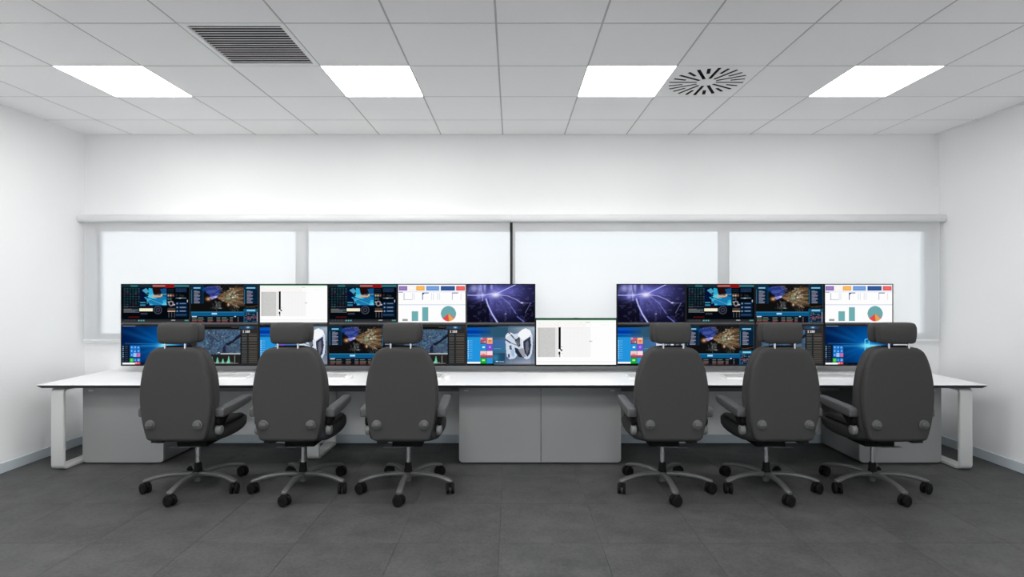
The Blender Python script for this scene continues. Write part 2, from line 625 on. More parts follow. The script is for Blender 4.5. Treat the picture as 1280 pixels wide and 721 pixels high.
def rounded_panel(x0, x1, z0, z1, rl, rr_):
    pts = []
    def corner(cx, cz, rad, s):
        if rad <= 0:
            pts.append((cx, cz)); return
        for q in range(7):
            th = math.radians(s + 15 * q)
            pts.append((cx + rad * math.cos(th), cz + rad * math.sin(th)))
    corner(x1 - rr_, z0 + rr_, rr_, 270)
    corner(x1, z1, 0, 0)
    corner(x0, z1, 0, 0)
    corner(x0 + rl, z0 + rl, rl, 180)
    return pts


def cabinet(x0, x1, rl, rr_, lab, lockx):
    t = tag(empty('storage_cabinet', ((x0 + x1) / 2, 4.755, .0)), lab, 'cabinet', 'storage cabinets under the desk')
    ox = (x0 + x1) / 2
    MB().box(x0 + .006 - ox, x1 - .006 - ox, .024, .60, .016, DZ - .032, .004, 1).build('body', M['cabbody'], t)
    MB().box(x0 + .05 - ox, x1 - .05 - ox, .05, .56, 0, .016).build('plinth', M['deskedge'], t)
    MB().prism([(a - ox, b) for a, b in rounded_panel(x0, x1, .012, DZ - .034, rl, rr_)], 'y', .0, .022, .003).build('door', M['cab'], t, smooth=None)
    d = [c for c in t.children if c.name.startswith('door')][0]
    lk = MB().box(lockx - .020 - ox, lockx + .020 - ox, -.004, .0, .622, .634, .0015, 1).build('lock', M['leg'], d)


cabinet(-3.672, -2.982, .032, .032, 'grey storage cabinet under the left end of the desk', -3.60)
cabinet(-.453, .2455, .032, 0, 'grey storage cabinet, left one of the pair under the middle of the desk', -.39)
cabinet(.2485, .933, 0, .032, 'grey storage cabinet, right one of the pair under the middle of the desk', .86)
cabinet(2.972, 3.672, .032, .032, 'grey storage cabinet under the right end of the desk, behind the last chair', 3.60)

# ------------------------------------------------------------------ screen pictures, painted into mesh colours
W, H = 168, 94


def canvas(c):
    a = np.zeros((H, W, 3)); a[:] = c
    return a


def R(a, x0, y0, x1, y1, c, alpha=1.0):
    X0, X1 = int(round(x0 * W)), int(round(x1 * W)); Y0, Y1 = int(round(y0 * H)), int(round(y1 * H))
    X1, Y1 = max(X1, X0 + 1), max(Y1, Y0 + 1)
    s = a[max(Y0, 0):Y1, max(X0, 0):X1]
    s[:] = s * (1 - alpha) + np.array(c) * alpha


YY, XX = np.mgrid[0:H, 0:W]
U, V_ = (XX + .5) / W, (YY + .5) / H


def blend(a, m, c):
    m = np.clip(m, 0, 1)[..., None]
    a[:] = a * (1 - m) + np.array(c) * m


def line(a, x0, y0, x1, y1, w, c, al=1.0):
    dx_, dy_ = (x1 - x0) * W, (y1 - y0) * H
    L = max(math.hypot(dx_, dy_), 1e-6)
    px, py = (U - x0) * W, (V_ - y0) * H
    t = np.clip((px * dx_ + py * dy_) / L ** 2, 0, 1)
    d = np.hypot(px - t * dx_, py - t * dy_)
    blend(a, np.clip(w - d + .5, 0, 1) * al, c)


def glow(a, x, y, rx, ry, c, al=1.0, p=1.0):
    d = ((U - x) / rx) ** 2 + ((V_ - y) / ry) ** 2
    blend(a, np.exp(-d ** p) * al, c)


def poly(a, pts, c, al=1.0):
    inside = np.zeros((H, W), bool)
    n = len(pts)
    for i in range(n):
        xa, ya = pts[i]; xb, yb = pts[(i + 1) % n]
        if ya == yb: continue
        cond = ((ya > V_) != (yb > V_)) & (U < (xb - xa) * (V_ - ya) / (yb - ya) + xa)
        inside ^= cond
    blend(a, inside * al, c)


def vnoise(rs, nx, ny):
    g_ = rs.rand(ny + 2, nx + 2)
    fx, fy = U * nx, V_ * ny
    ix, iy = fx.astype(int), fy.astype(int)
    tx, ty = fx - ix, fy - iy
    tx, ty = tx * tx * (3 - 2 * tx), ty * ty * (3 - 2 * ty)
    return (g_[iy, ix] * (1 - tx) * (1 - ty) + g_[iy, ix + 1] * tx * (1 - ty) + g_[iy + 1, ix] * (1 - tx) * ty + g_[iy + 1, ix + 1] * tx * ty)


def scribble(a, rs, x0, y0, x1, y1, rows, c, density=.6, al=.8):
    for k in range(rows):
        y = y0 + (y1 - y0) * (k + .5) / rows
        x = x0
        end = x0 + (x1 - x0) * rs.uniform(.5, 1)
        while x < end:
            w = rs.uniform(.008, .03)
            if rs.rand() < density:
                R(a, x, y - .004, min(x + w, end), y + .004, c, al * rs.uniform(.5, 1))
            x += w + .008


FONT = {'0': '757', '1': '262', '6': '717', '8': '777'}
DIG = {'1': ['010', '110', '010', '010', '111'], '6': ['111', '100', '111', '101', '111'], '8': ['111', '101', '111', '101', '111'],
       ' ': ['000'] * 5}


def digits(a, x, y, s, c, k=1):
    X, Y = int(x * W), int(y * H)
    for ch in s:
        g_ = DIG[ch]
        for r in range(5):
            for q in range(3):
                if g_[r][q] == '1':
                    a[Y + r * k:Y + (r + 1) * k, X + q * k:X + (q + 1) * k] = c
        X += 4 * k if ch != ' ' else 2 * k


def pic_dash():
    rs = np.random.RandomState(3)
    a = canvas((4, 9, 16))
    R(a, 0, 0, 1, .075, (22, 44, 52)); R(a, .13, .01, .24, .06, (38, 104, 112))
    R(a, .46, .01, .66, .065, (188, 92, 84)); R(a, .64, 0, .78, .085, (142, 18, 20)); R(a, .78, .01, 1, .065, (44, 116, 128))
    for k in range(6):
        x = .03 + k * .042
        for q in range(12):
            y = .10 + q * .042
            R(a, x, y, x + .03, y + .024, (40, 78, 90) if rs.rand() < .8 else (70, 34, 52), .5 + .4 * rs.rand())
    # figure of cyan shapes
    n1 = vnoise(rs, 14, 9)
    R(a, .27, .09, .67, .58, (6, 18, 52))
    poly(a, [(.30, .15), (.36, .10), (.41, .18), (.36, .24)], (70, 160, 190))
    poly(a, [(.40, .09), (.45, .11), (.47, .27), (.55, .33), (.60, .26), (.66, .30), (.66, .54), (.42, .54), (.38, .42), (.33, .33), (.40, .30)], (44, 168, 206))
    poly(a, [(.57, .12), (.66, .10), (.66, .34), (.60, .30)], (20, 78, 126))
    blend(a, ((U > .37) & (U < .67) & (V_ > .24) & (V_ < .54)) * (n1 > .52) * .45, (150, 230, 245))
    blend(a, ((U > .37) & (U < .67) & (V_ > .24) & (V_ < .54)) * (n1 < .36) * .6, (12, 84, 146))
    poly(a, [(.45, .10), (.57, .09), (.56, .25), (.48, .27)], (32, 12, 10))
    R(a, .46, .285, .58, .325, (226, 158, 108)); R(a, .58, .25, .60, .31, (210, 190, 110))
    line(a, .34, .31, .47, .40, 1.0, (4, 10, 34), .9); line(a, .40, .37, .60, .52, .7, (180, 240, 250), .4)
    R(a, .275, .46, .35, .49, (60, 140, 160)); R(a, .275, .52, .35, .56, (50, 120, 146))
    for k in range(3):
        R(a, .03, .585 + .055 * k, .10 + .05 * k, .60 + .055 * k, (150, 152, 148), .7)
        R(a, .11 + .02 * k, .585 + .055 * k, .25, .60 + .055 * k, (92, 112, 130), .6)
    R(a, .03, .67, .25, .68, (120, 124, 130)); R(a, .03, .72, .26, .73, (112, 116, 124))
    R(a, .26, .63, .46, .70, (232, 226, 196)); R(a, .27, .655, .45, .685, (252, 250, 236))
    R(a, .28, .75, .38, .79, (58, 54, 62))
    R(a, .10, .84, .26, .87, (74, 14, 12)); R(a, .35, .58, .46, .62, (48, 14, 10))
    for r_, c in ((.062, (66, 70, 82)), (.050, (22, 24, 34)), (.030, (62, 66, 80)), (.018, (20, 22, 30))):
        d = np.hypot((U - .535), (V_ - .67) * H / W)
        blend(a, (d < r_) * 1.0, c)
    for q in range(7):
        y = .12 + q * .05
        if q < 4:
            R(a, .68, y, .77, y + .02, (34, 44, 58), .8)
    for x, c in ((.69, (222, 190, 170)), (.725, (240, 214, 170)), (.76, (190, 110, 90))):
        glow(a, x, .29, .014, .03, c)
    for x in (.69, .725):
        glow(a, x, .38, .014, .03, (110, 170, 170), .7)
    d = np.hypot((U - .73), (V_ - .50) * H / W)
    blend(a, ((d < .040) & (d > .022)) * .8, (170, 160, 170)); glow(a, .775, .53, .014, .02, (235, 235, 240)); glow(a, .69, .46, .012, .016, (235, 225, 210))
    R(a, .68, .62, .79, .70, (62, 58, 56)); R(a, .68, .69, .79, .71, (232, 196, 170))
    for x in (.69, .735, .775):
        R(a, x, .71, x + .012, .86, (88, 86, 90), .8)
    R(a, .80, .10, .96, .20, (24, 44, 70))
    scribble(a, rs, .86, .11, .96, .19, 2, (86, 86, 104))
    scribble(a, rs, .80, .25, .96, .36, 3, (110, 116, 120)); R(a, .80, .355, .95, .365, (140, 170, 180)); glow(a, .86, .36, .02, .012, (230, 240, 245))
    R(a, .965, .40, .975, .47, (190, 190, 205))
    for k in range(4):
        y = .455 + .10 * k
        R(a, .795, y, .97, y + .082, (8, 36, 66))
        if k < 3:
            glow(a, .82, y + .045, .010, .018, (190, 210, 235)); R(a, .86, y + .03, .945, y + .06, (104, 126, 156))
        else:
            R(a, .80, y + .03, .95, y + .05, (52, 78, 104))
    R(a, 0, .91, 1, 1, (40, 42, 44)); R(a, .0, .96, 1, .97, (60, 62, 66))
    for k in range(3):
        glow(a, .255 + .035 * k, .945, .012, .018, (100, 205, 205))
    for k in range(4):
        R(a, .04 + .045 * k, .93, .065 + .045 * k, .95, (70, 70, 74))
    R(a, .73, .93, .79, .95, (160, 164, 168)); R(a, .93, .93, .99, .955, (70, 140, 132))
    return a


def pic_brain():
    rs = np.random.RandomState(8)
    a = canvas((16, 15, 15))
    n1 = vnoise(rs, 40, 24); n2 = vnoise(rs, 12, 8)
    # grey wisps
    for k in range(40):
        x = rs.uniform(.3, .8); y = rs.uniform(0, .22)
        line(a, x, y, x + rs.uniform(-.04, .04), y + rs.uniform(.03, .1), .4, (104, 100, 98), .45)
    # blue lobe
    poly(a, [(.20, .08), (.27, .04), (.35, .05), (.42, .12), (.44, .24), (.39, .30), (.31, .33), (.26, .26), (.22, .20)], (34, 54, 120))
    blend(a, ((U > .24) & (U < .44) & (V_ < .30) & (V_ > .02) & (n1 > .6)) * .5, (96, 104, 176))
    for k in range(26):
        th = rs.uniform(-2.6, .3); r_ = rs.uniform(.07, .11)
        x, y = .36 + r_ * math.cos(th), .17 + r_ * 1.5 * math.sin(th)
        line(a, x, y, x + .02 * math.cos(th), y + .03 * math.sin(th), .5, (118, 118, 158), .55)
    glow(a, .18, .13, .03, .06, (20, 100, 210), .9)
    # brown fibre cone
    poly(a, [(.36, .30), (.46, .22), (.60, .10), (.78, .06), (.80, .55), (.66, .60), (.54, .50), (.44, .42)], (64, 50, 38))
    for k in range(150):
        th = rs.uniform(-.62, .58)
        r0, r1 = rs.uniform(.04, .3), rs.uniform(.22, .46)
        if r1 < r0: continue
        bx, by = .36, .33
        c = [(176, 138, 98), (120, 90, 62), (200, 172, 132), (70, 54, 42), (28, 22, 18)][rs.randint(5)]
        line(a, bx + r0 * math.cos(th), by + r0 * 1.25 * math.sin(th), min(bx + r1 * math.cos(th), .79), by + r1 * 1.25 * math.sin(th) + rs.uniform(-.01, .01), .45, c, .65)
    for k in range(60):
        x, y = rs.normal(.60, .05), rs.normal(.30, .10)
        glow(a, x, y, .009, .014, [(176, 190, 160), (130, 160, 140), (214, 208, 190), (90, 84, 76)][rs.randint(4)], .8)
    glow(a, .55, .36, .03, .04, (116, 180, 150), .6); glow(a, .62, .34, .012, .02, (250, 250, 235)); glow(a, .555, .53, .016, .04, (250, 196, 150), .9)
    # pink-orange knot
    glow(a, .26, .38, .035, .045, (232, 174, 120), .95); poly(a, [(.27, .33), (.39, .29), (.39, .34), (.31, .40)], (140, 132, 204))
    glow(a, .37, .33, .02, .02, (214, 214, 250), .8)
    # stem
    for k in range(60):
        x, y = rs.normal(.40, .035), rs.uniform(.42, .62)
        line(a, x, y, x + rs.uniform(-.02, .02), y + .04, .45, [(120, 122, 120), (90, 104, 98), (150, 150, 150)][rs.randint(3)], .5)
    for k in range(40):
        x, y = rs.normal(.63, .04), rs.uniform(.5, .68)
        line(a, x, y, x + rs.uniform(-.02, .02), y + .04, .45, (112, 104, 94), .5)
    glow(a, .43, .62, .03, .012, (200, 204, 206), .8); line(a, .385, .5, .385, .80, .3, (160, 170, 170), .6)
    # side panels
    for x0, x1, y0, y1 in ((.0, .19, .04, .50), (.78, 1.0, .04, .50)):
        R(a, x0, y0, x1, y1, (10, 50, 78), .85)
        R(a, x0 + .02, y0 + .10, x1 - .02, y1 - .01, (6, 30, 54), .9)
        R(a, x0 + .04, y0 + .03, x1 - .05, y0 + .07, (128, 196, 226))
        R(a, x0 + .01, y0 + .10, x0 + .02, y1, (60, 130, 150))
        for k in range(14):
            y = y0 + .12 + k * .024
            w = .05 + .045 * abs(math.sin(k * .9))
            R(a, x0 + .045, y, x0 + .045 + w, y + .013, (176, 168, 188), .75)
    R(a, 0, 0, 1, .035, (14, 52, 74)); R(a, .19, 0, .78, .03, (20, 22, 24))
    # orbiting lines right
    line(a, .82, .60, .98, .56, .5, (130, 110, 90), .8); line(a, .76, .56, .96, .62, .4, (90, 80, 70), .8)
    # bottom band
    R(a, 0, .71, .78, .83, (14, 86, 132)); R(a, 0, .71, .78, .73, (40, 120, 160)); R(a, .31, .745, .385, .785, (170, 214, 240))
    R(a, 0, .83, .78, 1, (14, 18, 30)); R(a, .02, .83, .09, .85, (200, 220, 235)); R(a, .64, .83, .665, .85, (220, 230, 240))
    for x0, x1 in ((.02, .10), (.11, .20), (.25, .33), (.38, .44), (.46, .56), (.58, .63), (.69, .71)):
        for q, c in enumerate(((120, 126, 122), (88, 116, 84), (150, 92, 84), (116, 66, 70))):
            R(a, x0, .865 + q * .034, x0 + (x1 - x0) * rs.uniform(.7, 1), .888 + q * .034, c, .85)
    R(a, .78, .64, 1, 1, (16, 84, 120)); R(a, .83, .655, .95, .70, (132, 198, 226)); R(a, .80, .73, .985, .99, (10, 34, 56))
    scribble(a, rs, .81, .73, .97, .98, 8, (186, 190, 206))
    R(a, .80, .865, .99, .885, (150, 60, 70)); R(a, .975, .72, .985, .98, (200, 190, 200))
    R(a, .99, 0, 1, 1, (46, 60, 70))
    return a


def pic_sheet():
    rs = np.random.RandomState(5)
    a = canvas((254, 254, 254))
    R(a, 0, 0, 1, .028, (66, 124, 90))
    R(a, 0, .03, 1, .07, (244, 253, 246)); R(a, 0, .07, .62, .20, (252, 248, 247))
    for k in range(26):
        R(a, rs.uniform(.02, .95), rs.choice([.075, .10, .13]), 0, 0, (226, 224, 222)) if False else None
    scribble(a, rs, .03, .06, 1.2, .15, 3, (232, 230, 228), .4, .9)
    R(a, .62, .075, .67, .09, (150, 150, 150), .7)
    R(a, .02, .195, .245, .83, (204, 204, 203)); R(a, .035, .195, .05, .83, (190, 190, 188))
    scribble(a, rs, .06, .20, .24, .83, 22, (184, 184, 184), .7, .6); scribble(a, rs, .10, .20, .24, .83, 22, (222, 220, 214), .5, .5)
    R(a, .25, .195, .265, .83, (224, 224, 226))
    R(a, .33, .20, .68, .83, (246, 246, 247)); R(a, .325, .19, .68, .195, (236, 236, 238))
    for k in range(6):
        R(a, .42 + .05 * k, .2, .423 + .05 * k, .83, (242, 242, 243))
    R(a, .282, .185, .308, .655, (6, 6, 6)); R(a, .308, .66, .328, .70, (10, 10, 10)); R(a, .300, .64, .312, .68, (20, 20, 20))
    R(a, .282, .715, .306, .78, (6, 6, 6)); R(a, .286, .78, .302, .83, (130, 130, 130)); R(a, .316, .745, .33, .755, (150, 150, 150)); R(a, .316, .60, .328, .615, (170, 170, 170))
    R(a, .66, .478, .70, .49, (150, 150, 150)); R(a, .673, .49, .685, .50, (190, 190, 190))
    R(a, 0, .93, 1, .935, (238, 238, 238))
    return a


def pic_bars():
    a = canvas((254, 254, 254))
    R(a, 0, 0, 1, .18, (244, 247, 254))
    for x0, x1, c in ((.012, .135, (142, 112, 178)), (.15, .25, (254, 246, 236)), (.27, .395, (244, 176, 84)), (.415, .61, (104, 148, 210)),
                      (.63, .84, (36, 76, 138)), (.86, .99, (226, 92, 92))):
        R(a, x0, .045, x1, .155, c)
        R(a, x0 + .02, .085, x1 - .02, .105, tuple(min(255, v + 26) for v in c))
    R(a, 0, .19, 1, .205, (206, 216, 240)); R(a, .01, .195, .07, .21, (120, 126, 170))
    for x0 in (.085, .36, .795):
        R(a, x0, .22, x0 + .008, .40, (86, 104, 160) if x0 > .2 else (176, 186, 206)); R(a, x0, .215 if x0 > .2 else .395, x0 + (.09 if x0 > .2 else .13), (.232 if x0 > .2 else .408), (70, 90, 150) if x0 > .2 else (140, 150, 176))
    poly(a, [(.36, .22), (.40, .22), (.36, .29)], (40, 60, 120))
    for x0 in (.21, .235, .49, .515, .58, .61, .92):
        R(a, x0, .22, x0 + .012, .40, (226, 228, 236))
    R(a, 0, .525, 1, .545, (210, 220, 238))
    R(a, .065, .905, .145, .955, (150, 156, 154))
    R(a, .205, .70, .30, .955, (112, 172, 176)); R(a, .36, .595, .445, .955, (112, 172, 176))
    d = np.hypot((U - .745), (V_ - .765) * H / W); ang = np.degrees(np.arctan2((V_ - .765) * H / W, U - .745))
    c_ = d < .112
    blend(a, c_ * 1.0, (108, 168, 172))
    blend(a, (c_ & (ang > 88) & (ang < 142)) * 1.0, (222, 78, 76)); blend(a, (c_ & (ang > 45) & (ang <= 88)) * 1.0, (224, 166, 84)); blend(a, (c_ & (ang > 22) & (ang <= 45)) * 1.0, (164, 140, 150))
    return a


def pic_plasma():
    rs = np.random.RandomState(21)
    n = vnoise(rs, 9, 6); n2 = vnoise(rs, 30, 18)
    a = canvas((18, 18, 44))
    d = np.hypot((U - .42) * 1.1, (V_ - .2) * .95)
    base = np.clip(1.15 - d * 1.55, 0, 1) * (.55 + .6 * n)
    blend(a, base, (104, 104, 190))
    dark = ((U < .33) & (V_ > .38)) | ((U > .74) & (V_ > .5))
    blend(a, np.clip((U < .33) * (V_ - .32) * 4, 0, .85), (10, 10, 26)); blend(a, np.clip((U - .72) * 5, 0, 1) * np.clip((V_ - .38) * 5, 0, 1) * .8, (10, 10, 24))
    blend(a, (n2 > .74) * .16, (150, 150, 220))
    for x, y, rx, ry in ((.10, .1, .06, .1), (.19, .12, .035, .12), (.26, .08, .02, .14), (.17, .3, .03, .08), (.36, .06, .02, .08)):
        glow(a, x, y, rx, ry, (186, 190, 250), .7)
    for k in range(46):
        th = rs.uniform(0, 2 * PI); r0, r1 = rs.uniform(.03, .1), rs.uniform(.12, .42)
        line(a, .42 + r0 * math.cos(th), .28 + r0 * 1.6 * math.sin(th), .42 + r1 * math.cos(th), .28 + r1 * 1.5 * math.sin(th), .5, (130, 132, 220), rs.uniform(.08, .3))
    def bolt(p, w, c=(200, 204, 255), al=.95):
        for (xa, ya), (xb, yb) in zip(p[:-1], p[1:]):
            line(a, xa, ya, xb, yb, w * 2.2, (110, 112, 205), .35); line(a, xa, ya, xb, yb, w, c, al)
    bolt([(0, .28), (.12, .285), (.26, .28), (.36, .24), (.42, .28)], .8)
    bolt([(.42, .26), (.52, .17), (.66, .05), (.72, 0)], .8)
    bolt([(.28, .38), (.31, .55), (.37, .78), (.45, 1.0)], 1.4, (196, 200, 255))
    bolt([(.46, .27), (.60, .30), (.72, .39), (.80, .48)], .6, (190, 180, 240))
    bolt([(.80, .48), (.95, .49)], .3, al=.5)
    bolt([(.5, .32), (.62, .5), (.72, .76)], .5, (150, 152, 230), .8)
    bolt([(.74, .84), (.84, .98)], .9, (120, 130, 230), .8)
    bolt([(.94, .48), (.86, .74)], .4, (170, 170, 220), .7)
    bolt([(.20, 0), (.22, .2), (.23, .42)], .6, (190, 192, 250), .8)
    glow(a, .42, .27, .07, .07, (240, 236, 255), .95); glow(a, .23, .28, .03, .05, (210, 212, 255), .8); glow(a, .81, .48, .02, .02, (230, 220, 255))
    glow(a, .57, .77, .008, .012, (230, 230, 255))
    return a


def tiles(a, x0, y0, big):
    if big:
        R(a, 0, .30, .195, .93, (34, 146, 218)); R(a, 0, .93, .195, .97, (255, 255, 255))
        for k in range(9):
            y = .38 + .055 * k
            R(a, .01, y, .022, y + .022, (214, 240, 252)); R(a, .035, y + .004, .08, y + .015, (110, 188, 234))
        cols = [((196, 90, 110), .195, .30, .29, .39), ((238, 170, 130), .29, .30, .38, .47), ((170, 56, 78), .195, .39, .29, .45),
                ((34, 140, 210), .195, .46, .29, .64), ((120, 80, 208), .29, .47, .38, .64), ((240, 206, 208), .195, .65, .29, .80), ((246, 222, 224), .29, .65, .38, .80),
                ((24, 166, 48), .195, .81, .29, .97), ((44, 146, 214), .29, .81, .38, .97)]
        for c, xa, ya, xb, yb in cols:
            R(a, xa + .003, ya + .004, xb - .003, yb - .004, c)
        glow(a, .215, .33, .014, .024, (150, 220, 246)); glow(a, .335, .38, .02, .05, (206, 90, 60), .8); R(a, .31, .33, .365, .36, (250, 220, 180))
        R(a, .215, .40, .25, .43, (230, 120, 140)); glow(a, .265, .42, .012, .02, (220, 236, 250))
        R(a, .225, .53, .262, .57, (222, 242, 255)); d = np.hypot(U - .335, (V_ - .55) * H / W); blend(a, ((d < .016) & (d > .008)) * .9, (200, 180, 250))
        R(a, .195, .755, .38, .80, (206, 50, 84)); glow(a, .24, .75, .03, .03, (214, 96, 86), .9)
        R(a, .222, .86, .262, .90, (170, 240, 170))
    else:
        for k in range(9):
            y = y0 + .02 + .052 * k
            R(a, .012, y, .030, y + .030, (112, 150, 186) if k < 6 else (60, 74, 90)); R(a, .045, y + .006, .09, y + .018, (84, 96, 108), .7)
        tw = .048
        for r in range(3):
            for q in range(3):
                xa, ya = .125 + q * (tw + .002), y0 + .01 + r * .098
                R(a, xa, ya, xa + tw, ya + .092, (22, 112, 204))
        R(a, .175 + .0, y0 + .206, .222, y0 + .298, (150, 196, 244)); R(a, .225, y0 + .206, .273, y0 + .298, (196, 108, 176))
        for cx, cy in ((.15, .055), (.20, .055), (.245, .06), (.148, .15), (.198, .16), (.25, .15), (.15, .25)):
            glow(a, cx, y0 + cy, .011, .02, (206, 232, 252), .9)
        R(a, .12, y0 + .325, .173, y0 + .45, (44, 168, 58)); glow(a, .148, y0 + .38, .016, .026, (140, 226, 130))
        R(a, .175, y0 + .325, .222, y0 + .42, (22, 108, 190)); R(a, .225, y0 + .325, .273, y0 + .42, (30, 124, 210))
        glow(a, .25, y0 + .38, .012, .02, (190, 226, 250)); glow(a, .20, y0 + .38, .012, .02, (130, 190, 236))
        R(a, .195, y0 + .425, .273, y0 + .50, (196, 58, 66)); R(a, .205, y0 + .44, .225, y0 + .48, (240, 170, 180)); R(a, .24, y0 + .44, .262, y0 + .48, (226, 120, 120))
        R(a, .012, .945, .195, .985, (250, 252, 252))


def pic_beams():
    a = canvas((2, 22, 66))
    cx, cy = .66, .50
    ang = np.arctan2((V_ - cy) * H / W, cx - U); d = np.hypot(U - cx, (V_ - cy) * H / W)
    for a0, w, s in ((0.02, .035, .9), (-.30, .07, .4), (.30, .10, .35), (-.52, .10, .25), (.10, .05, .3), (.5, .06, .22)):
        blend(a, np.exp(-((ang - a0) / w) ** 2) * s * np.clip(1.15 - d * 1.1, 0, 1), (30, 140, 206))
    blend(a, np.exp(-(d / .34) ** 2) * .85, (4, 104, 190)); blend(a, np.clip(1 - d / .7, 0, 1) * .35, (0, 86, 150))
    line(a, .05, .455, .62, .475, .5, (80, 176, 226), .6); line(a, .1, .53, .62, .52, .5, (70, 166, 216), .5)
    for (x0, y0, x1, y1) in ((.595, .36, .655, .33), (.595, .49, .655, .49), (.595, .36, .595, .49), (.595, .53, .655, .53), (.595, .53, .595, .66), (.595, .66, .655, .69), (.655, .33, .655, .49), (.655, .53, .655, .69)):
        line(a, x0, y0, x1, y1, .9, (120, 226, 252), .9)
    glow(a, .62, .51, .07, .08, (90, 220, 250), .85); glow(a, .72, .52, .18, .045, (150, 236, 252), .9)
    blend(a, np.clip((U - .72) * 3, 0, .8), (4, 40, 100))
    R(a, 0, 0, 1, .02, (40, 44, 52)); R(a, .02, .005, .2, .022, (120, 136, 150))
    R(a, .0, .49, .12, .94, (14, 24, 40), .92); R(a, .12, .49, .28, .94, (10, 44, 86), .6)
    tiles(a, 0, .50, False)
    R(a, .28, .945, 1, 1, (8, 14, 32)); scribble(a, np.random.RandomState(2), .29, .95, .36, .985, 1, (110, 110, 120)); R(a, 0, .99, 1, 1, (10, 12, 20))
    return a


def pic_map():
    rs = np.random.RandomState(12)
    a = canvas((44, 44, 46))
    R(a, .0, .0, 1, .06, (50, 50, 50)); R(a, .08, .035, .70, .09, (14, 15, 16)); R(a, .72, .02, .93, .085, (34, 70, 104)); glow(a, .845, .05, .025, .02, (180, 220, 250)); R(a, .60, .04, .69, .055, (90, 86, 82))
    n, n2, n3 = vnoise(rs, 60, 36), vnoise(rs, 10, 7), vnoise(rs, 26, 18)
    m = (U > .09) & (U < .735) & (V_ > .11) & (V_ < .73)
    blend(a, m * 1.0, (56, 74, 96)); blend(a, m * np.clip(n2 * 1.1 - .25, 0, .8), (72, 104, 140)); blend(a, m * (n > .62) * .35, (112, 138, 160)); blend(a, m * (n < .34) * .4, (32, 40, 62)); blend(a, m * (n3 > .72) * .3, (100, 150, 140))
    for k in range(70):
        x, y = rs.uniform(.1, .70), rs.uniform(.14, .7); s = rs.choice([0, 1]); l_ = rs.uniform(.02, .07)
        line(a, x, y, min(x + (l_ if s else l_ * .5), .73), min(y + (l_ * .6 if s else -l_ * .7), .72), .35, (110, 132, 152), .35)
    for k in range(20):
        glow(a, rs.uniform(.1, .7), rs.uniform(.15, .7), .008, .012, [(130, 200, 210), (20, 24, 60), (200, 210, 180), (26, 60, 130)][rs.randint(4)], .8)
    for k in range(9):
        R(a, .49, .5 + .02 * k, .735, .51 + .02 * k, (70, 86, 108), .8)
    poly(a, [(.50, .47), (.62, .38), (.66, .30), (.73, .22), (.73, .30), (.62, .44), (.55, .52)], (24, 30, 44)); poly(a, [(.47, .55), (.52, .48), (.52, .70), (.47, .71)], (34, 38, 62))
    R(a, .44, .70, .735, .735, (176, 178, 180)); R(a, .40, .685, .43, .70, (200, 210, 220))
    R(a, .08, .74, .735, .98, (34, 34, 34)); R(a, .735, .09, .745, .98, (14, 14, 16))
    R(a, .10, .955, .70, .965, (140, 140, 138)); R(a, .20, .935, .62, .95, (150, 160, 152))
    for x, h_ in ((.15, .13), (.24, .09), (.315, .16), (.395, .15), (.475, .10), (.56, .17), (.545, .06), (.65, .2)):
        c = (124, 214, 176) if x < .6 else (132, 136, 128)
        poly(a, [(x - .022 if x < .6 else x - .006, .955), (x - .004, .955 - h_), (x + .004, .955 - h_), (x + .022 if x < .6 else x + .006, .955)], c, .9)
    digits(a, .77, .13, '1 168', (236, 236, 236), 1)
    R(a, .75, .115, .83, .125, (130, 90, 80))
    for k in range(19):
        y = .215 + .040 * k
        R(a, .755, y, .83, y + .011, (108, 112, 110), .8); R(a, .86, y, .975, y + .011, (122, 112, 98), .8); R(a, .755, y + .02, .975, y + .03, (26, 28, 30), .7)
    R(a, .985, 0, 1, 1, (52, 50, 48))
    return a


